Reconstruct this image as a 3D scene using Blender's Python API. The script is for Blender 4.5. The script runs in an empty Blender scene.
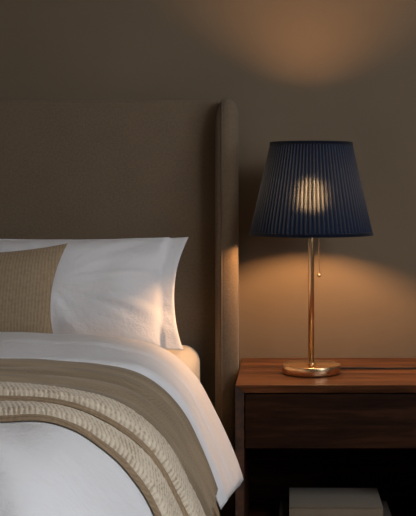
import bpy, bmesh, math, random
from mathutils import Vector, Matrix, noise
random.seed(7)
C = bpy.context.scene.collection
D = 3.40            # camera to back wall
CAM_Z = 1.055
PI = math.pi

# ------------------------------------------------------------------ materials
def new_mat(name):
    m = bpy.data.materials.new(name); m.use_nodes = True
    nt = m.node_tree
    return m, nt, nt.nodes['Principled BSDF']

def N(nt, t, **kw):
    n = nt.nodes.new(t)
    for k, v in kw.items():
        if k in n.inputs: n.inputs[k].default_value = v
        else: setattr(n, k, v)
    return n

def L(nt, a, b): nt.links.new(a, b)

def ramp(nt, fac, stops):
    r = nt.nodes.new('ShaderNodeValToRGB')
    e = r.color_ramp.elements
    while len(e) < len(stops): e.new(0.5)
    for el, (p, c) in zip(e, stops):
        el.position = p; el.color = (*c, 1)
    L(nt, fac, r.inputs[0])
    return r.outputs[0]

def coords(nt, kind, scale=(1, 1, 1), rot=(0, 0, 0)):
    tc = nt.nodes.new('ShaderNodeTexCoord')
    mp = nt.nodes.new('ShaderNodeMapping')
    mp.inputs['Scale'].default_value = scale
    mp.inputs['Rotation'].default_value = rot
    L(nt, tc.outputs[kind], mp.inputs['Vector'])
    return mp.outputs[0]

def bump(nt, b, h, strength, dist):
    bn = N(nt, 'ShaderNodeBump')
    bn.inputs['Strength'].default_value = strength
    bn.inputs['Distance'].default_value = dist
    L(nt, h, bn.inputs['Height'])
    L(nt, bn.outputs[0], b.inputs['Normal'])

def math_node(nt, op, a, b=None):
    n = nt.nodes.new('ShaderNodeMath'); n.operation = op
    for i, v in enumerate((a, b)):
        if v is None: continue
        if isinstance(v, (int, float)): n.inputs[i].default_value = v
        else: L(nt, v, n.inputs[i])
    return n.outputs[0]

def scaled(c, k): return tuple(min(1, x * k) for x in c)

def mat_plain(name, col, rough=0.5, metal=0.0):
    m, nt, b = new_mat(name)
    b.inputs['Base Color'].default_value = (*col, 1)
    b.inputs['Roughness'].default_value = rough
    b.inputs['Metallic'].default_value = metal
    return m

def mat_plaster(name, col):
    m, nt, b = new_mat(name)
    v = coords(nt, 'Object')
    n1 = N(nt, 'ShaderNodeTexNoise', Scale=3.0, Detail=4.0); L(nt, v, n1.inputs['Vector'])
    n2 = N(nt, 'ShaderNodeTexNoise', Scale=260.0, Detail=2.0); L(nt, v, n2.inputs['Vector'])
    c = ramp(nt, n1.outputs[0], [(0.25, scaled(col, .93)), (0.75, scaled(col, 1.07))])
    L(nt, c, b.inputs['Base Color'])
    b.inputs['Roughness'].default_value = 0.9
    b.inputs['Specular IOR Level'].default_value = 0.2
    bump(nt, b, n2.outputs[0], 0.12, 0.001)
    return m

def mat_weave(name, col, scale, var=.22, bump_s=.5, kind='Object', sheen=.15, stretch=(1, 1, 1), rib=None, ribk=.3):
    """woven cloth: crossed thread bands with slubs, plus optional ribs"""
    m, nt, b = new_mat(name)
    v = coords(nt, kind, stretch)
    wx = N(nt, 'ShaderNodeTexWave', Scale=scale, Distortion=1.2, Detail=1.0, bands_direction='X'); L(nt, v, wx.inputs['Vector'])
    wd = 'Y' if kind == 'UV' else 'Z'
    wz = N(nt, 'ShaderNodeTexWave', Scale=scale, Distortion=1.2, Detail=1.0, bands_direction=wd); L(nt, v, wz.inputs['Vector'])
    ns = N(nt, 'ShaderNodeTexNoise', Scale=scale * 1.1, Detail=3.0); L(nt, v, ns.inputs['Vector'])
    big = N(nt, 'ShaderNodeTexNoise', Scale=9.0, Detail=3.0); L(nt, v, big.inputs['Vector'])
    h = math_node(nt, 'MULTIPLY', wx.outputs['Fac'], wz.outputs['Fac'])
    h = math_node(nt, 'ADD', math_node(nt, 'MULTIPLY', h, .5), math_node(nt, 'MULTIPLY', ns.outputs[0], .7))
    if rib:
        rb = N(nt, 'ShaderNodeTexWave', Scale=rib, Distortion=.4, Detail=1.0, bands_direction='X'); L(nt, v, rb.inputs['Vector'])
        h = math_node(nt, 'ADD', math_node(nt, 'MULTIPLY', h, 1 - ribk), math_node(nt, 'MULTIPLY', rb.outputs['Fac'], ribk))
    h2 = math_node(nt, 'ADD', math_node(nt, 'MULTIPLY', h, .8), math_node(nt, 'MULTIPLY', big.outputs[0], .2))
    c = ramp(nt, h2, [(.25, scaled(col, 1 - var)), (.75, scaled(col, 1 + var))])
    L(nt, c, b.inputs['Base Color'])
    b.inputs['Roughness'].default_value = .95
    b.inputs['Specular IOR Level'].default_value = .1
    b.inputs['Sheen Weight'].default_value = sheen
    b.inputs['Sheen Roughness'].default_value = .5
    bump(nt, b, h, bump_s, .002)
    return m

def mat_linen(name, col):
    """smooth white cotton with faint creasing"""
    m, nt, b = new_mat(name)
    v = coords(nt, 'Object')
    n1 = N(nt, 'ShaderNodeTexNoise', Scale=14.0, Detail=6.0, Roughness=.6); L(nt, v, n1.inputs['Vector'])
    n2 = N(nt, 'ShaderNodeTexNoise', Scale=500.0, Detail=1.0); L(nt, v, n2.inputs['Vector'])
    n3 = N(nt, 'ShaderNodeTexNoise', Scale=38.0, Detail=4.0, Distortion=1.6); L(nt, v, n3.inputs['Vector'])
    h = math_node(nt, 'ADD', math_node(nt, 'MULTIPLY', n1.outputs[0], 1.0), math_node(nt, 'MULTIPLY', n2.outputs[0], .03))
    h = math_node(nt, 'ADD', h, math_node(nt, 'MULTIPLY', n3.outputs[0], .25))
    b.inputs['Base Color'].default_value = (*col, 1)
    b.inputs['Roughness'].default_value = .85
    b.inputs['Specular IOR Level'].default_value = .15
    b.inputs['Sheen Weight'].default_value = .1
    bump(nt, b, h, .5, .012)
    return m

def mat_twill(name, col):
    m, nt, b = new_mat(name)
    v = coords(nt, 'UV', (1, 1, 1), (0, 0, R(52)))
    w = N(nt, 'ShaderNodeTexWave', Scale=130.0, Distortion=2.0, Detail=2.0, bands_direction='X'); w.inputs['Detail Scale'].default_value = 2
    L(nt, v, w.inputs['Vector'])
    ns = N(nt, 'ShaderNodeTexNoise', Scale=420.0, Detail=2.0); L(nt, v, ns.inputs['Vector'])
    vs = coords(nt, 'UV', (2.2, 30, 1))
    bg = N(nt, 'ShaderNodeTexNoise', Scale=1.6, Detail=3.0); L(nt, vs, bg.inputs['Vector'])  # long streaks put the light and dark of the folds into the colour
    h = math_node(nt, 'ADD', math_node(nt, 'MULTIPLY', w.outputs['Fac'], .55), math_node(nt, 'MULTIPLY', ns.outputs[0], .6))
    h2 = math_node(nt, 'ADD', math_node(nt, 'MULTIPLY', h, .42), math_node(nt, 'MULTIPLY', bg.outputs[0], .6))
    c = ramp(nt, h2, [(.40, scaled(col, .52)), (.68, scaled(col, 1.2))])
    L(nt, c, b.inputs['Base Color'])
    b.inputs['Roughness'].default_value = .95
    b.inputs['Specular IOR Level'].default_value = .1
    b.inputs['Sheen Weight'].default_value = .25
    bump(nt, b, h, .6, .002)
    return m

def mat_knit(name, col, dark):
    m, nt, b = new_mat(name)
    v = coords(nt, 'UV')
    vo = N(nt, 'ShaderNodeTexVoronoi', Scale=1.0, feature='F1')
    v2 = coords(nt, 'UV', (120, 105, 1))
    L(nt, v2, vo.inputs['Vector']); vo.inputs['Randomness'].default_value = .35
    ns = N(nt, 'ShaderNodeTexNoise', Scale=420.0, Detail=3.0); L(nt, v, ns.inputs['Vector'])
    pt = N(nt, 'ShaderNodeTexNoise', Scale=26.0, Detail=4.0); L(nt, v, pt.inputs['Vector'])
    h = math_node(nt, 'SUBTRACT', 1.0, math_node(nt, 'MULTIPLY', vo.outputs['Distance'], 1.0))
    rv = coords(nt, 'UV', (1, 1, 1), (0, 0, R(-18)))
    rb = N(nt, 'ShaderNodeTexWave', Scale=40.0, Distortion=2.5, Detail=1.0, bands_direction='X'); rb.inputs['Detail Scale'].default_value = 3
    L(nt, rv, rb.inputs['Vector'])
    h = math_node(nt, 'ADD', math_node(nt, 'MULTIPLY', h, .5), math_node(nt, 'MULTIPLY', ns.outputs[0], .25))
    h = math_node(nt, 'ADD', h, math_node(nt, 'MULTIPLY', rb.outputs['Fac'], .35))
    h2 = math_node(nt, 'ADD', math_node(nt, 'MULTIPLY', h, .75), math_node(nt, 'MULTIPLY', pt.outputs[0], .45))
    c = ramp(nt, h2, [(.38, dark), (.66, col), (.95, scaled(col, 1.12))])
    L(nt, c, b.inputs['Base Color'])
    b.inputs['Roughness'].default_value = .95
    b.inputs['Specular IOR Level'].default_value = .1
    b.inputs['Sheen Weight'].default_value = .2
    bump(nt, b, h, .7, .0034)
    return m

def mat_wood(name, dark, mid, light, rough=.38, rot=(0, 0, 0), spec=.4):
    """walnut, grain along local X"""
    m, nt, b = new_mat(name)
    v = coords(nt, 'Object', (1.6, 16, 16), rot)
    n0 = N(nt, 'ShaderNodeTexNoise', Scale=1.4, Detail=3.0, Distortion=.8); L(nt, v, n0.inputs['Vector'])
    n1 = N(nt, 'ShaderNodeTexNoise', Scale=5.0, Detail=7.0, Roughness=.65, Distortion=.5); L(nt, v, n1.inputs['Vector'])
    v2 = coords(nt, 'Object', (6, 260, 260), rot)
    n2 = N(nt, 'ShaderNodeTexNoise', Scale=1.5, Detail=3.0); L(nt, v2, n2.inputs['Vector'])
    f = math_node(nt, 'ADD', math_node(nt, 'MULTIPLY', n0.outputs[0], .45), math_node(nt, 'MULTIPLY', n1.outputs[0], .4))
    f = math_node(nt, 'ADD', f, math_node(nt, 'MULTIPLY', n2.outputs[0], .18))
    c = ramp(nt, f, [(.40, dark), (.51, mid), (.62, light)])
    L(nt, c, b.inputs['Base Color'])
    b.inputs['Roughness'].default_value = rough
    b.inputs['Specular IOR Level'].default_value = spec
    bump(nt, b, n2.outputs[0], .12, .0006)
    return m

def mat_brass(name):
    m, nt, b = new_mat(name)
    v = coords(nt, 'Object', (1, 1, 400))
    n = N(nt, 'ShaderNodeTexNoise', Scale=2.0, Detail=3.0); L(nt, v, n.inputs['Vector'])
    c = ramp(nt, n.outputs[0], [(.3, (.70, .47, .26)), (.7, (.86, .62, .38))])
    L(nt, c, b.inputs['Base Color'])
    b.inputs['Metallic'].default_value = 1
    b.inputs['Roughness'].default_value = .27
    b.inputs['Anisotropic'].default_value = .5
    return m

def mat_shade(name):
    """thin navy pleated cloth: diffuse outside, lets a little lamplight through"""
    m = bpy.data.materials.new(name); m.use_nodes = True
    nt = m.node_tree
    nt.nodes.remove(nt.nodes['Principled BSDF'])
    out = nt.nodes['Material Output']
    v = coords(nt, 'UV', (1, 1, 1))
    ns = N(nt, 'ShaderNodeTexNoise', Scale=170.0, Detail=2.0); L(nt, v, ns.inputs['Vector'])
    d = N(nt, 'ShaderNodeBsdfDiffuse')
    c = ramp(nt, ns.outputs[0], [(.3, (.0040, .0105, .028)), (.7, (.0085, .020, .050))])
    L(nt, c, d.inputs['Color'])
    t = N(nt, 'ShaderNodeBsdfTranslucent'); t.inputs['Color'].default_value = (.0045, .0040, .0034, 1)
    r = N(nt, 'ShaderNodeBsdfRefraction'); r.inputs['IOR'].default_value = 1.3
    r.inputs['Roughness'].default_value = SHADE_ROUGH
    rc = ramp(nt, ns.outputs[0], [(.42, scaled((.78, .92, 1.0), SHADE_T * .3)), (.62, scaled((.78, .92, 1.0), SHADE_T * 1.6))])
    # where the pleats lap over, two layers of cloth let less light through
    sx = nt.nodes.new('ShaderNodeSeparateXYZ'); L(nt, v, sx.inputs[0])
    fr = math_node(nt, 'FRACT', math_node(nt, 'MULTIPLY', sx.outputs[0], 84 / 3))
    lap = ramp(nt, fr, [(0, (.08, .08, .08)), (.3, (.5, .5, .5)), (.5, (1, 1, 1)), (.68, (.7, .7, .7)), (.8, (.06, .06, .06)), (1, (.08, .08, .08))])
    mx = N(nt, 'ShaderNodeMix', data_type='RGBA', blend_type='MULTIPLY'); mx.inputs[0].default_value = 1
    L(nt, rc, mx.inputs[6]); L(nt, lap, mx.inputs[7])
    L(nt, mx.outputs[2], r.inputs['Color'])
    mt = N(nt, 'ShaderNodeMix', data_type='RGBA', blend_type='MULTIPLY'); mt.inputs[0].default_value = 1
    mt.inputs[6].default_value = (.0016, .0024, .0042, 1); L(nt, lap, mt.inputs[7]); L(nt, mt.outputs[2], t.inputs['Color'])
    # the cloth's scattering follows the cone of the shade rather than each fold
    tco = nt.nodes.new('ShaderNodeTexCoord')
    vm = nt.nodes.new('ShaderNodeVectorMath'); vm.operation = 'MULTIPLY'; vm.inputs[1].default_value = (1, 1, 0); L(nt, tco.outputs['Object'], vm.inputs[0])
    vn = nt.nodes.new('ShaderNodeVectorMath'); vn.operation = 'NORMALIZE'; L(nt, vm.outputs[0], vn.inputs[0])
    L(nt, vn.outputs[0], r.inputs['Normal'])
    a1 = N(nt, 'ShaderNodeAddShader'); L(nt, d.outputs[0], a1.inputs[0]); L(nt, t.outputs[0], a1.inputs[1])
    a2 = N(nt, 'ShaderNodeAddShader'); L(nt, a1.outputs[0], a2.inputs[0]); L(nt, r.outputs[0], a2.inputs[1])
    L(nt, a2.outputs[0], out.inputs['Surface'])
    return m

def mat_emit(name, col, s):
    m, nt, b = new_mat(name)
    b.inputs['Base Color'].default_value = (.8, .8, .8, 1)
    b.inputs['Emission Color'].default_value = (*col, 1)
    b.inputs['Emission Strength'].default_value = s
    return m

R = math.radians
SHADE_ROUGH = .60
SHADE_T = .0024
BULB = 470.0
KEY = 15.5
PANE_GLOW = 6.6  # glow of the added window pane

M_wall = mat_plaster('taupe_plaster', (.172, .131, .089))
M_ceil = mat_plaster('ceiling_paint', (.62, .58, .52))
M_floor = mat_wood('floor_oak', (.10, .06, .035), (.17, .105, .06), (.25, .16, .10), .5)
M_head = mat_weave('headboard_linen', (.170, .126, .085), 150, .25, .5)
M_pipe = mat_weave('piping_linen', (.11, .085, .06), 300, .2, .3)
M_white = mat_linen('white_cotton', (.74, .75, .785))
M_sheet = mat_linen('sheet_cotton', (.66, .62, .55))
M_cush = mat_weave('cushion_weave', (.32, .24, .155), 95, .28, .6, 'Object', .15, (1, 1, 1), 40, .2)
M_twill = mat_twill('taupe_wool', (.33, .25, .165))
M_back = mat_weave('backing_wool', (.30, .215, .135), 160, .3, .5, 'UV')
M_knit = mat_knit('cream_knit', (.64, .555, .44), (.34, .245, .15))
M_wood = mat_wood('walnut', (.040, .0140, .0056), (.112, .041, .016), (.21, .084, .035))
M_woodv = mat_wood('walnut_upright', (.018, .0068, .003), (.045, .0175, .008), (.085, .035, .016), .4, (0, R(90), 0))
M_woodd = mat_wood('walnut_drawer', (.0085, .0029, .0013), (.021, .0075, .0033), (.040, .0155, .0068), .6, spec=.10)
M_brass = mat_brass('brushed_brass')
M_shade = mat_shade('navy_pleated_cloth')
M_trimn = mat_weave('navy_binding', (.003, .006, .015), 300, .3, .3)
M_black = mat_plain('black_rubber', (.005, .0045, .004), .7)
M_bulb = mat_emit('lamp_bulb_glow', (1.0, .515, .215), BULB)
M_lining = mat_plain('socket_metal', (.5, .4, .25), .4, 1.0)
M_book = mat_weave('pale_book_cloth', (.22, .175, .125), 300, .12, .2)
M_book2 = mat_weave('brown_book_cloth', (.05, .034, .022), 300, .15, .2)
M_page = mat_plain('book_pages', (.62, .57, .47), .9)
M_page2 = mat_plain('dark_book_pages', (.16, .125, .09), .9)  # darker page colour for the lower book
M_ceilglass = mat_plain('frosted_diffuser', (.8, .8, .8), .5)

# ------------------------------------------------------------------ builders
def empty(name, label, cat, loc, group=None):
    o = bpy.data.objects.new(name, None); C.objects.link(o)
    o.empty_display_size = .1
    o.location = loc; o['label'] = label; o['category'] = cat
    if group: o['group'] = group
    return o

def wloc(o):
    v = Vector(o.location)
    while o.parent:
        o = o.parent; v = v + o.location
    return v

def link(name, me, mat, parent=None, origin=None, smooth=True):
    """me is in world coordinates; shifts it to the parent's / own origin"""
    o = bpy.data.objects.new(name, me); C.objects.link(o)
    if parent is not None:
        o.parent = parent
        off = wloc(parent)
    else:
        off = Vector(origin) if origin else Vector((0, 0, 0))
        o.location = off
    me.transform(Matrix.Translation(-off))
    me.materials.append(mat)
    if smooth:
        for p in me.polygons: p.use_smooth = True
    return o

def tag(o, label, cat, group=None):
    o['label'] = label; o['category'] = cat
    if group: o['group'] = group
    return o

def from_bm(name, bm, mat, parent=None, origin=None, smooth=True):
    bmesh.ops.recalc_face_normals(bm, faces=bm.faces)
    me = bpy.data.meshes.new(name); bm.to_mesh(me); bm.free()
    return link(name, me, mat, parent, origin, smooth)

def add_box(bm, x0, x1, y0, y1, z0, z1, bev=0, seg=3):
    t = bmesh.new()
    bmesh.ops.create_cube(t, size=1)
    for v in t.verts:
        v.co = ((x0 + x1) / 2 + v.co.x * (x1 - x0), (y0 + y1) / 2 + v.co.y * (y1 - y0), (z0 + z1) / 2 + v.co.z * (z1 - z0))
    if bev: bmesh.ops.bevel(t, geom=list(t.edges), offset=bev, segments=seg, profile=.5, affect='EDGES')
    me = bpy.data.meshes.new('tmp'); t.to_mesh(me); t.free(); bm.from_mesh(me); bpy.data.meshes.remove(me)

def box(name, x0, x1, y0, y1, z0, z1, mat, parent=None, bev=0, seg=3, origin=None):
    bm = bmesh.new(); add_box(bm, x0, x1, y0, y1, z0, z1, bev, seg)
    return from_bm(name, bm, mat, parent, origin, smooth=bool(bev) and seg > 2)

def lathe(bm, prof, cx, cy, n=64):
    rings = []
    for r, z in prof:
        rings.append([bm.verts.new((cx + r * math.cos(2 * PI * k / n), cy + r * math.sin(2 * PI * k / n), z)) for k in range(n)] if r > 1e-6
                     else [bm.verts.new((cx, cy, z))])
    for a, b in zip(rings, rings[1:]):
        for k in range(n):
            k2 = (k + 1) % n
            if len(a) == 1 and len(b) == 1: continue
            if len(a) == 1: bm.faces.new((a[0], b[k], b[k2]))
            elif len(b) == 1: bm.faces.new((a[k], a[k2], b[0]))
            else: bm.faces.new((a[k], a[k2], b[k2], b[k]))

def tube(bm, pts, r, n=10):
    pts = [Vector(p) for p in pts]
    rings = []
    up = Vector((.13, .21, .97)).normalized()
    for i, p in enumerate(pts):
        t = (pts[min(i + 1, len(pts) - 1)] - pts[max(i - 1, 0)]).normalized()
        a = t.cross(up)
        if a.length < .05: a = t.cross(Vector((1, 0, 0)))
        a.normalize(); b = t.cross(a)
        rr = r(i / (len(pts) - 1)) if callable(r) else r
        rings.append([bm.verts.new(p + rr * (a * math.cos(2 * PI * k / n) + b * math.sin(2 * PI * k / n))) for k in range(n)])
    for A, B in zip(rings, rings[1:]):
        for k in range(n):
            bm.faces.new((A[k], A[(k + 1) % n], B[(k + 1) % n], B[k]))
    bm.faces.new(rings[0][::-1]); bm.faces.new(rings[-1])

def sphere(bm, c, r, seg=24):
    bmesh.ops.create_uvsphere(bm, u_segments=seg, v_segments=seg // 2, radius=r, matrix=Matrix.Translation(c))

def struct(o):
    o['kind'] = 'structure'
    return o

def interp(tab, x):
    if x <= tab[0][0]: return tab[0][1]
    for (a, fa), (b, fb) in zip(tab, tab[1:]):
        if x <= b:
            t = (x - a) / (b - a); t = t * t * (3 - 2 * t) if False else t
            return fa + (fb - fa) * t
    return tab[-1][1]

def nz(x, y, z=0): return noise.noise(Vector((x, y, z)))

def yd(d): return d - D        # distance from the camera -> world y

# ------------------------------------------------------------------ the room
X0, X1, YF, ZC = -3.4, 2.3, -5.0, 2.7
struct(box('wall_back', X0 - .1, X1 + .1, 0, .12, -.1, ZC + .1, M_wall))
struct(box('wall_left', X0 - .12, X0, YF - .1, 0, -.1, ZC + .1, M_wall))
WY0, WY1, WZ0, WZ1 = -3.55, -2.15, .85, 2.25
bm = bmesh.new()
add_box(bm, X1, X1 + .12, YF - .1, WY0, -.1, ZC + .1); add_box(bm, X1, X1 + .12, WY1, 0, -.1, ZC + .1)
add_box(bm, X1, X1 + .12, WY0, WY1, -.1, WZ0); add_box(bm, X1, X1 + .12, WY0, WY1, WZ1, ZC + .1)
struct(from_bm('wall_right', bm, M_wall, smooth=False))
bm = bmesh.new()
for y in (WY0, (WY0 + WY1) / 2 - .025, WY1 - .05): add_box(bm, X1 + .03, X1 + .09, y, y + .05, WZ0, WZ1)
for z in (WZ0, WZ1 - .05): add_box(bm, X1 + .03, X1 + .09, WY0 + .05, WY1 - .05, z, z + .05)
win = struct(from_bm('added_window_1', bm, mat_plain('window_paint', (.6, .58, .55), .5), smooth=False))  # unseen window, added as a cool light source for the bed
box('added_pane', X1 + .085, X1 + .088, WY0 + .04, WY1 - .04, WZ0 + .04, WZ1 - .04, mat_emit('added_pane_glow', (.80, .90, 1.0), PANE_GLOW), win)  # glowing pane of the added window, lights the bed from the right
struct(box('wall_front', X0 - .1, X1 + .1, YF - .12, YF, -.1, ZC + .1, M_wall))
struct(box('floor', X0, X1, YF, 0, -.1, 0, M_floor))
struct(box('ceiling', X0, X1, YF, 0, ZC, ZC + .1, M_ceil))

# ------------------------------------------------------------------ the bed
MX1 = -.240          # right side of mattress
BW = 1.60
XC = MX1 - BW / 2
bed = empty('bed', 'tall taupe upholstered bed with winged headboard standing against the back wall', 'bed', (XC, yd(2.3), 0))
def wing(side):
    # side +1: right wing.  Outline in y-z, thick in x; rounded front and top
    bm = bmesh.new()
    xo = XC + side * (abs(-.133 - XC)); xi = XC + side * (abs(-.1965 - XC))
    x0, x1 = min(xo, xi), max(xo, xi)
    yf, yb, zt, zb = yd(3.195), -.004, 1.296, .0
    out = [(yb, zb), (yf, zb), (yf, .8), (yf, zt - .13)]
    for k in range(1, 9):
        a = k / 8 * PI / 2
        out.append((yf + .05 * (1 - math.cos(a)), zt - .13 + .13 * math.sin(a)))
    out += [(yf + .12, zt + .004), (yb, zt + .006)]
    A = [bm.verts.new((x0, y, z)) for y, z in out]; B = [bm.verts.new((x1, y, z)) for y, z in out]
    n = len(out)
    bm.faces.new(A); bm.faces.new(B[::-1])
    for k in range(n): bm.faces.new((A[k], B[k], B[(k + 1) % n], A[(k + 1) % n]))
    bmesh.ops.recalc_face_normals(bm, faces=bm.faces)
    long_e = [e for e in bm.edges if abs(e.verts[0].co.x - e.verts[1].co.x) < 1e-5 and max(e.verts[0].co.z, e.verts[1].co.z) > .01]
    bmesh.ops.bevel(bm, geom=long_e, offset=.028, segments=7, profile=.5, affect='EDGES', clamp_overlap=True)
    for v in bm.verts:                       # shoulders round off towards the top
        k = max(0, (v.co.z - (zt - .085)) / .085)
        xm = (x0 + x1) / 2
        v.co.x += (xm - v.co.x) * .36 * k * k
    o = from_bm('wing', bm, M_head, bed)
    # piping down the inner front edge
    for xx in ((x0 + .0185,) if side > 0 else (x1 - .0185,)):
        pb = bmesh.new()
        pts = [(xx, yf + .0012, z) for z in [.02 + i * .05 for i in range(int((zt - .15) / .05))]]
        pts += [(xx, y + .0012 * (1 - i / 9), z - .0012 * i / 9) for i, (y, z) in enumerate(out[3:12])]
        tube(pb, pts, .0022, 8)
        from_bm('piping', pb, M_pipe, o)
    return o
wing(1); wing(-1)
HX1 = -.190; HX0 = 2 * XC - HX1
bm = bmesh.new()
add_box(bm, HX0, HX1, yd(3.30), -.004, .10, 1.297, .012, 4)
from_bm('headboard_panel', bm, M_head, bed)
box('side_rail', MX1 - .05, MX1 + .018, yd(1.27), yd(3.30), .10, .312, M_head, bed, .012)
box('side_rail', 2 * XC - MX1 - .018, 2 * XC - MX1 + .05, yd(1.27), yd(3.30), .10, .312, M_head, bed, .012)
box('foot_rail', 2 * XC - MX1 - .018, MX1 + .018, yd(1.225), yd(1.275), .10, .312, M_head, bed, .012)
box('slat_base', 2 * XC - MX1 + .05, MX1 - .05, yd(1.275), yd(3.30), .29, .312, M_wood, bed)
for sx in (-1, 1):
    for d in (1.30, 3.0):
        bm = bmesh.new(); lathe(bm, [(0, 0), (.02, 0), (.028, .11), (0, .11)], XC + sx * (BW / 2 - .03), yd(d), 20)
        from_bm('leg', bm, M_wood, bed)

# mattress with its fitted sheet (slightly domed, rounded edges)
def mattress():
    bm = bmesh.new()
    x0, x1, y0, y1, z0, z1 = 2 * XC - MX1, MX1, yd(1.285), yd(3.295), .316, .607
    add_box(bm, x0, x1, y0, y1, z0, z1, .05, 8)
    bmesh.ops.subdivide_edges(bm, edges=[e for e in bm.edges if e.calc_length() > .2], cuts=30, use_grid_fill=True)
    for v in bm.verts:
        # presses down a little under the bedding
        v.co.z -= .05 * max(0, (v.co.z - .45) / .157) * min(1, max(0, (yd(2.96) - v.co.y) / .2))
        k = max(0, (v.co.z - .5) / .1)
        v.co.z += .0035 * k * nz(v.co.x * 11, v.co.y * 9)
        side = 1 if .35 < v.co.z < .58 and v.co.x > XC else 0
        v.co.x += side * .004 * nz(v.co.y * 14, v.co.z * 5, 3)
    return bm
tag(from_bm('mattress', mattress(), M_sheet, None, (XC, yd(2.3), .316)),
    'thick mattress in a cream fitted sheet, its corner showing beside the headboard wing', 'mattress')

# ------------------------------------------------------------------ draped bedding
SEC = [(XC, .677), (-.85, .677), (-.70, .676), (-.58, .673), (-.47, .668), (-.385, .660), (-.320, .644), (-.270, .615), (-.233, .572),
       (-.202, .510), (-.174, .446), (-.150, .388), (-.130, .335), (-.113, .29), (-.10, .25)]
def catmull(P, n=12):
    out = []
    for i in range(len(P) - 1):
        p0, p1, p2, p3 = P[max(i - 1, 0)], P[i], P[i + 1], P[min(i + 2, len(P) - 1)]
        for k in range(n):
            t = k / n
            out.append(tuple(.5 * ((2 * b) + (-a + c) * t + (2 * a - 5 * b + 4 * c - e) * t * t + (-a + 3 * b - 3 * c + e) * t ** 3)
                             for a, b, c, e in zip(p0, p1, p2, p3)))
    out.append(P[-1]); return out
CV = catmull(SEC)
CS = [0]
for a, b in zip(CV, CV[1:]): CS.append(CS[-1] + math.hypot(b[0] - a[0], b[1] - a[1]))
STOT = CS[-1]
def sec(s):
    """point on the right half of the section at arc length s from the bed's centre line"""
    s_ = min(max(s, 0), STOT - 1e-6)
    lo, hi = 0, len(CS) - 1
    while hi - lo > 1:
        mid = (lo + hi) // 2
        if CS[mid] <= s_: lo = mid
        else: hi = mid
    t = (s_ - CS[lo]) / (CS[hi] - CS[lo])
    x = CV[lo][0] + (CV[hi][0] - CV[lo][0]) * t; z = CV[lo][1] + (CV[hi][1] - CV[lo][1]) * t
    tx, tz = CV[hi][0] - CV[lo][0], CV[hi][1] - CV[lo][1]
    l = math.hypot(tx, tz)
    return x, z, -tz / l, tx / l
def s_of_x(x):
    for c, s in zip(CV, CS):
        if c[0] >= x: return s
    return STOT
S_EDGE = s_of_x(-.265)
def S(s, d, off):
    a = abs(s); x, z, nx, nzv = sec(a)
    if s < 0: x = 2 * XC - x; nx = -nx
    return Vector((x + nx * off, yd(d), z + nzv * off))
def s_at(x): return s_of_x(x)

def wr(s, d):
    """soft creasing of the duvet surface, along the normal"""
    a = abs(s); k = min(1, max(0, (a - S_EDGE + .08) / .2))     # 0 on top, 1 on the drop
    top = .007 * nz(s * 4.2, d * 3.1) + .0035 * nz(s * 9 + d * 4, d * 8 - s * 3, 2)
    fg = min(1, max(0, (2.0 - d) / .4))
    top += fg * ((.055 * nz(s * 6.5 + d * 2.2, d * 2.6, 21.4) - .012 * max(0, 1.75 - d)) + .009 * nz(s * 17 + d * 5, d * 5, 22))
    top = max(top, -.024)
    drop = .011 * nz(s * 1.2, d * 7.5, 5) + .004 * nz(s * 4, d * 19, 6)
    return top * (1 - k) + drop * k

def sheet(name, s0, s1, d0, d1, off, th, mat, ns=90, nd=70, edge=.03, parent=None, origin=None, wfun=None, offfun=None, seed=0, wrk=1.0, hemfun=None):
    """closed padded cloth between arc lengths s0..s1 and distances d0(s)..d1(s), lying off above the duvet surface"""
    f0 = d0 if callable(d0) else (lambda s: d0)
    f1 = d1 if callable(d1) else (lambda s: d1)
    bm = bmesh.new(); uvl = bm.loops.layers.uv.new('UVMap')
    top, bot, uv = [], [], {}
    for i in range(ns + 1):
        u = i / ns
        rt, rb = [], []
        for j in range(nd + 1):
            v = j / nd
            # bunch samples at the borders so the rounded edges stay round
            vv = .5 - .5 * math.cos(PI * v) if True else v
            vv = .5 * vv + .5 * v
            d_mid = None
            s = s0 + (s1 - s0) * u
            if hemfun: s = s0 + (hemfun(f0(s) + (f1(s) - f0(s)) * vv) - s0) * u
            d = f0(s) + (f1(s) - f0(s)) * vv
            es = min(abs(s - s0), abs(s1 - s) if not hemfun else abs(s0 + (hemfun(d) - s0) - s))
            ed = min(abs(d - f0(s)), abs(f1(s) - d))
            e = min(1, min(es, ed) / edge)
            prof = math.sqrt(max(0, 1 - (1 - e) ** 2))
            t = th * prof
            o = off + wrk * wr(s, d) + (offfun(s, d) if offfun else 0)
            ot = o + t; ob = o - t * .25
            P1, P2 = S(s, d, ot), S(s, d, ob)
            a = bm.verts.new(P1); b = bm.verts.new(P2)
            uv[a] = uv[b] = (s, d)
            rt.append(a); rb.append(b)
        top.append(rt); bot.append(rb)
    fs = []
    for i in range(ns):
        for j in range(nd):
            fs.append(bm.faces.new((top[i][j], top[i][j + 1], top[i + 1][j + 1], top[i + 1][j])))
            fs.append(bm.faces.new((bot[i][j], bot[i + 1][j], bot[i + 1][j + 1], bot[i][j + 1])))
    for i in range(ns):
        fs.append(bm.faces.new((top[i][0], top[i + 1][0], bot[i + 1][0], bot[i][0])))
        fs.append(bm.faces.new((top[i][nd], bot[i][nd], bot[i + 1][nd], top[i + 1][nd])))
    for j in range(nd):
        fs.append(bm.faces.new((top[0][j], bot[0][j], bot[0][j + 1], top[0][j + 1])))
        fs.append(bm.faces.new((top[ns][j], top[ns][j + 1], bot[ns][j + 1], bot[ns][j])))
    for f in fs:
        for l in f.loops: l[uvl].uv = uv[l.vert]
    return from_bm(name, bm, mat, parent, origin)

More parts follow.
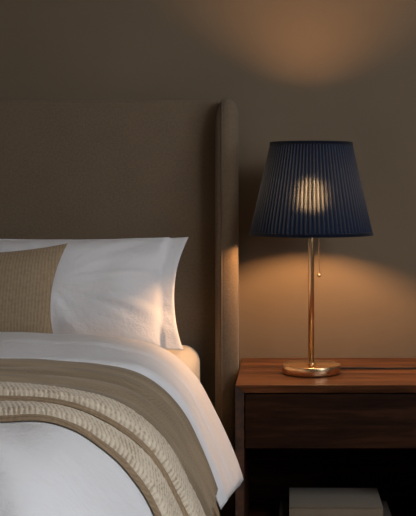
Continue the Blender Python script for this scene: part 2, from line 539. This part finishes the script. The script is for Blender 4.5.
# duvet: main layer, and the wide turned-down end by the pillows
HEM = s_at(-.148)
duv = sheet('duvet', -HEM, HEM, 1.20, 2.79, -.0225, .022, M_white, 190, 110, .04, None, (XC, yd(2.0), .607))
tag(duv, 'puffy white cotton duvet with turned-down end spread over the mattress', 'duvet')
def head_edge(s):
    a = abs(s)
    tab = [(0, 2.90), (s_at(-.58), 2.90), (s_at(-.47), 2.895), (s_at(-.385), 2.885), (s_at(-.315), 2.86), (s_at(-.265), 2.83),
           (s_at(-.20), 2.79), (s_at(-.15), 2.76), (s_at(-.11), 2.74)]
    return interp(tab, a)
def band_lo(s):
    return interp([(0, 2.475), (s_at(-.45), 2.475), (s_at(-.2), 2.50), (HEM, 2.505)], abs(s))
def band_off(s, d):
    a = abs(s)
    t = (d - band_lo(s)) / max(.01, head_edge(s) - band_lo(s))
    k = 1 - min(1, max(0, (a - S_EDGE + .15) / .2))
    return (.010 * math.sin(PI * min(1, max(0, t))) ** 2 * (1 - .0) + .012 * t ** 3 - .009 - .011 * t) * k - .006 * math.exp(-((t - .45) / .035) ** 2) + .018 * (1 - k) * max(0, t) ** 2 * min(1, max(0, (a - S_EDGE) / .25))
sheet('turned_down_end', -HEM - .026, HEM + .026, band_lo, head_edge, .002, .021, M_white, 190, 60, .028, duv, None, offfun=band_off, hemfun=lambda d: HEM + .026 + .020 * (d - 2.5) / .24)

# taupe fringed throw (with long soft folds) under a cream knitted one
TH = s_at(-.160)
def fan(s): return min(1, max(0, (abs(s) - S_EDGE) / .25))
def tw_off(s, d):
    # ridges that run along the throw and fan out a little
    q = (d - 2.10) + .035 * nz(s * 2.2, 3.3) * (1 if s > 0 else -1)
    return (.0105 if d > 2.1 else .0105 * max(0, (d - 2.0) / .1)) * math.sin(q * 2 * PI / .085 + 1.2 * nz(s * 3, d * 4, 8)) + .002 * nz(s * 5, d * 22, 9) + .003
tw = sheet('throw_blanket', -TH, TH, lambda s: 1.972 + .04 * fan(s), lambda s: interp([(0, 2.445), (s_at(-.45), 2.445), (s_at(-.3), 2.42), (TH, 2.385)], abs(s)),
           .003, .009, M_twill, 200, 100, .012, None, (XC, yd(2.1), .68), offfun=tw_off)
tag(tw, 'taupe brown twill throw with a fringed hem laid across the white duvet', 'throw blanket')
# its fringe: individual knotted tassels along the visible hem
k = 0
d = 2.378
while d > 1.86:
    base = S(TH - .004, d, .008 + wr(TH, d)); tip = S(TH + .055, d - .012 + .02 * random.uniform(-1, 1), .006 + wr(TH, d))
    tip.x = base.x + .022 + .008 * random.uniform(-1, 1); tip.z = base.z - .066 - .012 * random.random()
    mid = (base + tip) / 2 + Vector((.004, .004 * random.uniform(-1, 1), 0))
    bm = bmesh.new()
    tube(bm, [base, base * .75 + mid * .25, mid * .9 + base * .1, mid * .5 + tip * .5, tip], lambda t: .0034 - .0014 * t + .0012 * math.exp(-((t - .25) / .08) ** 2), 8)
    from_bm('tassel', bm, M_back, tw)
    d -= .0155

# cream knit throw, folded so two rolled layers show
def kn(s, d, d0, w): return math.sqrt(max(0, 1 - ((d - d0) / w) ** 2))
KLO, KHI = 1.845, 2.185
KS = TH - .002
def kn_off(s, d):
    a = abs(s)
    c1 = 1.995 + .008 * math.sin(a * 9); 
    w = .0075 * nz(s * 130, d * 120, 4) * .35
    step = .016 if d < c1 else 0.0
    tt = (c1 - d) / .02
    step = .015 / (1 + math.exp(-tt * 6))
    # upper layer sags towards its folded-under front edge
    return step + w + .004 * nz(s * 3, d * 9, 12)
def knob(s, d, q): return .0016 * nz(s * 170, d * 150, q)
lo_layer = sheet('knitted_throw', -KS, KS, lambda s: 1.862 + .008 * nz(s * 5, 1.5) - .035 * fan(s), lambda s: 1.957 + .02 * fan(s), .011, .010, M_knit, 300, 44, .016, None, (XC, yd(2.0), .69),
                 offfun=lambda s, d: knob(s, d, 4) + .003 * nz(s * 3, d * 9, 12))
sheet('backing', -KS + .003, KS - .003, lambda s: 1.857 + .008 * nz(s * 5, 1.5) - .035 * fan(s), lambda s: 1.96 + .02 * fan(s), .003, .009, M_back, 200, 30, .006, lo_layer, None)
def up_off(s, d): return -.003 * min(1, max(0, (d - 2.0) / .1)) + .003 * nz(s * 3, d * 9, 22)
sheet('upper_fold', -KS + .002, KS - .002, lambda s: 1.957 + .009 * nz(s * 5, 3.5) + .02 * fan(s), lambda s: 2.070 + .006 * nz(s * 3.5, 7.5) + .05 * fan(s), .026, .012, M_knit, 300, 44, .020, lo_layer, None,
      offfun=lambda s, d: knob(s, d, 14) + up_off(s, d))
sheet('backing', -KS + .004, KS - .004, lambda s: 1.951 + .009 * nz(s * 5, 3.5) + .02 * fan(s), lambda s: 2.09 + .05 * fan(s), .0185, .0075, M_back, 200, 30, .006, lo_layer, None, offfun=up_off)
tag(lo_layer, 'cream chunky knitted throw folded over on top of the taupe throw', 'throw blanket')

# ------------------------------------------------------------------ pillow and cushion
def pad(name, W, H, T, pos, tilt, yaw, roll, mat, flange=0.0, pinch=.03, pinch_top=.012, n=90, wr_amp=.006, seed=0, ears=.0, power=.55):
    """pillow standing on its long edge: local x width, z height, y thickness"""
    bm = bmesh.new()
    F, B = [], []
    fl = flange
    for i in range(n + 1):
        u = -1 + 2 * i / n
        rf, rb = [], []
        for j in range(n + 1):
            v = -1 + 2 * j / n
            # cushion edges bow inwards between the corners
            x = u * W / 2 * (1 - pinch * 2 / W * (1 - v * v) * abs(u) ** 3)
            z = v * H / 2 * (1 - pinch_top * 2 / H * (1 - u * u) * abs(v) ** 3)
            # inflate inside the seam
            lim = 1 - fl / (W / 2); limv = 1 - (fl * .15) / (H / 2) if fl else 1
            uu = min(1, abs(u) / lim); vv = min(1, abs(v) / limv)
            pf = max(0, (1 - uu ** 2.4)) ** power * max(0, (1 - vv ** 2.2)) ** power
            t = T / 2 * pf
            c1 = nz(u * 2.2 + seed, v * 2.2) ; ang = math.atan2(v, u)
            rr = math.hypot(u, v)
            cre = wr_amp * (nz(u * 2.4 + seed, v * 2.4, 1) * pf + .55 * nz(ang * 5 + seed, rr * 1.4, 4) * min(1, rr) * (1 if pf > .02 else .35))
            drop = -.004 * (1 - pf)
            fo = .003 if fl else .0015
            flw = (.006 * math.sin(v * 5 + seed) if fl and abs(u) > lim else 0)
            # raised seam groove just inside the flange
            seam = -.004 * math.exp(-((abs(u) - lim) / .012) ** 2) if fl else 0
            border = fo if (abs(u) < 1 and abs(v) < 1) else .0004
            rf.append(bm.verts.new((x, -(t + border + cre + seam) + flw, z)))
            rb.append(bm.verts.new((x, (t * .8 + border) + flw - cre * .3, z)))
        F.append(rf); B.append(rb)
    for i in range(n):
        for j in range(n):
            bm.faces.new((F[i][j], F[i + 1][j], F[i + 1][j + 1], F[i][j + 1]))
            bm.faces.new((B[i][j], B[i][j + 1], B[i + 1][j + 1], B[i + 1][j]))
    per = [(i, 0) for i in range(n)] + [(n, j) for j in range(n)] + [(i, n) for i in range(n, 0, -1)] + [(0, j) for j in range(n, 0, -1)]
    for a, b in zip(per, per[1:] + per[:1]):
        bm.faces.new((F[a[0]][a[1]], B[a[0]][a[1]], B[b[0]][b[1]], F[b[0]][b[1]]))
    bmesh.ops.recalc_face_normals(bm, faces=bm.faces)
    M = Matrix.Translation(pos) @ Matrix.Rotation(yaw, 4, 'Z') @ Matrix.Rotation(-tilt, 4, 'X') @ Matrix.Rotation(roll, 4, 'Y')
    me = bpy.data.meshes.new(name); bm.to_mesh(me); bm.free()
    me.materials.append(mat)
    for p in me.polygons: p.use_smooth = True
    o = bpy.data.objects.new(name, me); C.objects.link(o); o.matrix_world = M
    return o

PW, PH = .72, .335
pil = pad('pillow', PW, PH, .17, Vector((-.272 - PW / 2, yd(3.155), .763)), R(27), 0, R(0), M_white, flange=.055, pinch=.032, pinch_top=.010, wr_amp=.019, seed=3)
tag(pil, 'plump white pillow in a flanged case leaning against the headboard', 'pillow')
CW, CH = .62, .302
cu = pad('cushion', CW, CH, .12, Vector((-.572 - CW / 2, yd(2.985), .7605)), R(20), 0, R(0), M_cush, pinch=.034, pinch_top=.034, wr_amp=.004, seed=11, power=.6)
tag(cu, 'beige woven lumbar cushion propped in front of the white pillow', 'cushion')

# ------------------------------------------------------------------ nightstand
NX0, NX1 = -.128, .432
NYF, NYB = yd(2.925), -.012
NT = .55
ns_ = empty('nightstand', 'walnut nightstand with one drawer and an open shelf beside the bed', 'nightstand', ((NX0 + NX1) / 2, (NYF + NYB) / 2, 0))
th = .022
def framed_slab(name, pts_outer, mat, y0, y1):
    pass
def prism_xz(name, quad, inner_front, mat):
    pass
def panel(name, q_out, cham, mat):
    """board running front to back; its front face is chamfered inwards (mitred frame). q_out: four (x,z) corners; cham: the set of corner indices
    on the inner side, set back at the front"""
    bm = bmesh.new()
    F = [bm.verts.new((x, NYF + (.012 if i in cham else 0), z)) for i, (x, z) in enumerate(q_out)]
    B = [bm.verts.new((x, NYB, z)) for x, z in q_out]
    bm.faces.new(F); bm.faces.new(B[::-1])
    for k in range(4): bm.faces.new((F[k], B[k], B[(k + 1) % 4], F[(k + 1) % 4]))
    bmesh.ops.recalc_face_normals(bm, faces=bm.faces)
    bmesh.ops.bevel(bm, geom=list(bm.edges), offset=.0012, segments=2, profile=.5, affect='EDGES')
    return from_bm(name, bm, mat, ns_, smooth=False)
panel('top', [(NX0, NT), (NX1, NT), (NX1 - th, NT - th), (NX0 + th, NT - th)], {2, 3}, M_wood)
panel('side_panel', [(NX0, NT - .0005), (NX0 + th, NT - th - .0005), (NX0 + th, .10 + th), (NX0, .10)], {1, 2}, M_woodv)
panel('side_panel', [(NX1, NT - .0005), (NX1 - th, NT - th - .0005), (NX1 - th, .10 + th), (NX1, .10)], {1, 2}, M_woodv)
panel('bottom_shelf', [(NX0, .10), (NX0 + th, .10 + th), (NX1 - th, .10 + th), (NX1, .10)], {1, 2}, M_wood)
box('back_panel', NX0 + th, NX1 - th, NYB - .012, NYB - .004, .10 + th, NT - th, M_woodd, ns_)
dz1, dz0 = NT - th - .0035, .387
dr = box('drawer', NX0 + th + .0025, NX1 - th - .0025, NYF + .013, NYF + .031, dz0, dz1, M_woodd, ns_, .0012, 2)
bm = bmesh.new()
add_box(bm, NX0 + th + .012, NX1 - th - .012, NYF + .031, NYB - .03, dz0 + .012, dz0 + .02)
add_box(bm, NX0 + th + .012, NX0 + th + .024, NYF + .031, NYB - .03, dz0 + .02, dz1 - .02)
add_box(bm, NX1 - th - .024, NX1 - th - .012, NYF + .031, NYB - .03, dz0 + .02, dz1 - .02)
add_box(bm, NX0 + th + .024, NX1 - th - .024, NYB - .045, NYB - .03, dz0 + .02, dz1 - .02)
from_bm('drawer_box', bm, M_woodd, dr, smooth=False)
for x in (NX0 + .04, NX1 - .04):
    for y in (NYF + .05, NYB - .05):
        bm = bmesh.new(); lathe(bm, [(0, 0), (.012, 0), (.017, .10), (0, .10)], x, y, 20)
        from_bm('leg', bm, M_wood, ns_)

# books on the shelf
def book(x0, x1, y0, y1, z0, z1, cover, label, page=None):
    t = empty('book', label, 'book', ((x0 + x1) / 2, (y0 + y1) / 2, z0))
    bm = bmesh.new()
    c = .003
    add_box(bm, x0, x1, y0, y1, z0, z0 + c, .001, 2)
    add_box(bm, x0, x1, y0, y1, z1 - c, z1, .001, 2)
    # rounded spine towards the room
    prof = [(y0 + .004 - .0045 * math.sin(PI * k / 8), z0 + (z1 - z0) * k / 8) for k in range(9)]
    inn = [(y0 + .0065, z) for _, z in prof]
    A = [bm.verts.new((x0, y, z)) for y, z in prof]; B = [bm.verts.new((x1, y, z)) for y, z in prof]
    A2 = [bm.verts.new((x0, y, z)) for y, z in inn]; B2 = [bm.verts.new((x1, y, z)) for y, z in inn]
    for k in range(8):
        bm.faces.new((A[k], B[k], B[k + 1], A[k + 1])); bm.faces.new((A2[k], A2[k + 1], B2[k + 1], B2[k]))
        bm.faces.new((A[k], A[k + 1], A2[k + 1], A2[k])); bm.faces.new((B[k], B2[k], B2[k + 1], B[k + 1]))
    bm.faces.new((A[0], A2[0], B2[0], B[0])); bm.faces.new((A[8], B[8], B2[8], A2[8]))
    from_bm('cover', bm, cover, t, smooth=False)
    box('pages', x0 + .004, x1 - .004, y0 + .007, y1 - .004, z0 + c, z1 - c, page or M_page, t)
    return t
ZS = .10 + th + .0006
bt = book(-.017, .279, yd(3.005), yd(3.215), ZS, .180, M_book2, 'wide brown book lying at the bottom of the pair on the nightstand shelf', M_page2)
book(.0085, .2515, yd(3.0), yd(3.2), .180, .2195, M_book, 'pale greige book lying on top of the brown book on the nightstand shelf')

# ------------------------------------------------------------------ lamp
LD = 3.11
LX, LY = .0676, yd(LD)
lamp = empty('table_lamp', 'brass table lamp with navy pleated shade standing on the nightstand', 'lamp', (LX, LY, NT))
bm = bmesh.new()
lathe(bm, [(0, NT + .0004), (.0745, NT + .0004), (.0745, NT + .002), (.0775, NT + .003), (.0785, NT + .005), (.0785, NT + .0235), (.0780, NT + .0248), (.0765, NT + .0255), (0, NT + .0255)], LX, LY, 128)
base = from_bm('base', bm, M_brass, lamp)
bm = bmesh.new()
lathe(bm, [(0, NT + .0253), (.0125, NT + .0253), (.0125, NT + .0285), (.0115, NT + .0295), (0, NT + .0295)], LX, LY, 48)
from_bm('collar', bm, M_brass, lamp)
bm = bmesh.new()
lathe(bm, [(0, NT + .029), (.0078, NT + .029), (.0082, NT + .36), (.0082, .955), (0, .955)], LX, LY, 48)
from_bm('stem', bm, M_brass, lamp)
bm = bmesh.new()
lathe(bm, [(0, .950), (.017, .950), (.019, .956), (.019, .99), (.015, 1.0), (0, 1.0)], LX, LY, 40)
sock = from_bm('socket', bm, M_lining, lamp)
BZ = 1.026
bm = bmesh.new()
lathe(bm, [(0, BZ + .046)] + [(.031 * math.sin(a), BZ + .046 * math.cos(a)) for a in [PI * k / 16 for k in range(1, 13)]] + [(.0125, BZ - .044), (.012, BZ - .048), (0, BZ - .048)], LX, LY, 40)
from_bm('bulb', bm, M_bulb, sock)
# shade: folded pleats
SZ0, SZ1, SR0, SR1 = .922, 1.169, .1640, .1080
def shade_mesh():
    bm = bmesh.new(); uvl = bm.loops.layers.uv.new('UVMap')
    NP = 84; nz_ = 24; per = 6
    rows = []; uv = {}
    # knife pleats: each rises slowly and folds back quickly
    wave = [(0, 0), (.2, .5), (.4, .9), (.6, 1.0), (.75, .55), (.88, .1)]
    jit = [random.uniform(-.12, .12) for _ in range(NP)]
    for k in range(nz_ + 1):
        t = k / nz_; z = SZ0 + (SZ1 - SZ0) * t; r = SR0 + (SR1 - SR0) * t
        row = []
        for p in range(NP):
            for (w, a) in wave:
                ang = 2 * PI * (p + w + jit[p] * .5 * (1 - w)) / NP
                rr = r + .0046 * (a - .6) * (.75 + .25 * r / SR0)
                v = bm.verts.new((LX + rr * math.cos(ang), LY + rr * math.sin(ang), z)); uv[v] = ((p + w) / NP * 3, t)
                row.append(v)
        rows.append(row)
    n = len(rows[0])
    for A, B in zip(rows, rows[1:]):
        for k in range(n):
            f = bm.faces.new((A[k], A[(k + 1) % n], B[(k + 1) % n], B[k]))
            for l in f.loops: l[uvl].uv = uv[l.vert]
    return bm
shade = from_bm('lamp_shade', shade_mesh(), M_shade, lamp)
def ring(name, r0, z0, r1, z1, par):
    bm = bmesh.new()
    t = .0032
    lathe(bm, [(r0 + t, z0), (r1 + t, z1), (r1 - t, z1), (r0 - t, z0), (r0 + t, z0)], LX, LY, 128)
    return from_bm(name, bm, M_trimn, par, smooth=False)
sl = (SR1 - SR0) / (SZ1 - SZ0)
ring('binding', SR0, SZ0 - .001, SR0 + sl * .008, SZ0 + .008, shade)
ring('binding', SR1 - sl * .007, SZ1 - .007, SR1, SZ1 + .001, shade)
# spider: three arms from the socket to the top ring
bm = bmesh.new()
for k in range(3):
    a = 2 * PI * k / 3 + .5
    tube(bm, [(LX + .017 * math.cos(a), LY + .017 * math.sin(a), .985), (LX + .045 * math.cos(a), LY + .045 * math.sin(a), 1.02),
              (LX + .055 * math.cos(a), LY + .055 * math.sin(a), 1.10), (LX + (SR1 - .003) * math.cos(a), LY + (SR1 - .003) * math.sin(a), SZ1 - .006)], .0015, 8)
from_bm('shade_carrier', bm, M_lining, lamp)
# pull chain
CX_ = LX + .0205; CY_ = LY - .006
bm = bmesh.new()
tube(bm, [(LX + .016, LY - .004, .966), (CX_ - .001, CY_, .964), (CX_, CY_, .958), (CX_, CY_, .93)], .0012, 8)
z = .956
while z > .823:
    sphere(bm, Vector((CX_, CY_, z)), .0017, 8); z -= .0034
chain = from_bm('pull_chain', bm, M_brass, lamp)
bm = bmesh.new(); sphere(bm, Vector((CX_, CY_, .8135)), .0062, 28)
lathe(bm, [(.0025, .818), (.0022, .823), (0, .8235)], CX_, CY_, 16)
from_bm('pull_knob', bm, M_brass, chain)
# flex
bm = bmesh.new()
pts = []
for k in range(46):
    t = k / 45
    x = LX + .045 + t * .30
    pts.append((x, yd(3.172 + .004 * math.sin(t * 7) + .010 * t * t), NT + .003))
pts += [(pts[-1][0] + .01, pts[-1][1] + .012, NT + .0028), (pts[-1][0] + .014, -.022, NT + .003), (pts[-1][0] + .014, -.010, NT + .004), (pts[-1][0] + .014, -.006, NT + .001), (pts[-1][0] + .014, -.005, NT - .008), (pts[-1][0] + .014, -.005, .36)]
tube(bm, pts, .0026, 10)
from_bm('power_cord', bm, M_black, lamp)

# ------------------------------------------------------------------ added light: globe hung out of frame to light the room
FX, FY, FZ = 1.05, -2.3, 1.85
fix = empty('added_pendant', 'added opal glass globe hung out of view from the ceiling to light the room', 'pendant light', (FX, FY, FZ))
M_opal = mat_emit('opal_glass_glow', (1.0, .985, .985), KEY)
bm = bmesh.new(); sphere(bm, Vector((FX, FY, FZ)), .27, 40)
from_bm('globe', bm, M_opal, fix)
bm = bmesh.new(); lathe(bm, [(0, FZ + .26), (.06, FZ + .26), (.06, FZ + .31), (.02, FZ + .33), (0, FZ + .33)], FX, FY, 40)
from_bm('cap', bm, M_brass, fix)
bm = bmesh.new(); tube(bm, [(FX, FY, FZ + .325), (FX, FY, FZ + .4), (FX, FY, ZC - .03)], .004, 8)
from_bm('cable', bm, M_black, fix)
bm = bmesh.new(); lathe(bm, [(0, ZC), (.06, ZC), (.06, ZC - .025), (0, ZC - .03)], FX, FY, 40)
from_bm('canopy', bm, M_brass, fix)

# ------------------------------------------------------------------ world, camera, view
w = bpy.data.worlds.new('World'); bpy.context.scene.world = w; w.use_nodes = True
w.node_tree.nodes['Background'].inputs[0].default_value = (.5, .55, .6, 1)
w.node_tree.nodes['Background'].inputs[1].default_value = .05
cd = bpy.data.cameras.new('camera'); cam = bpy.data.objects.new('camera', cd); C.objects.link(cam)
cam.location = (0, -D, CAM_Z); cam.rotation_euler = (PI / 2, 0, 0)
F = 1159.0
cd.sensor_fit = 'HORIZONTAL'; cd.sensor_width = 36; cd.lens = 36 * F / 416
cd.shift_x = (208 - 286) / 416; cd.shift_y = -(258 - 185) / 416
cd.clip_start = .02
sc = bpy.context.scene
sc.camera = cam
sc.view_settings.view_transform = 'Standard'; sc.view_settings.look = 'None'; sc.view_settings.gamma = 1
sc.view_settings.exposure = 0; sc.view_settings.use_curve_mapping = False
sc.cycles.use_denoising = True
sc.cycles.sample_clamp_indirect = 3
sc.cycles.caustics_reflective = False
sc.cycles.max_bounces = 10
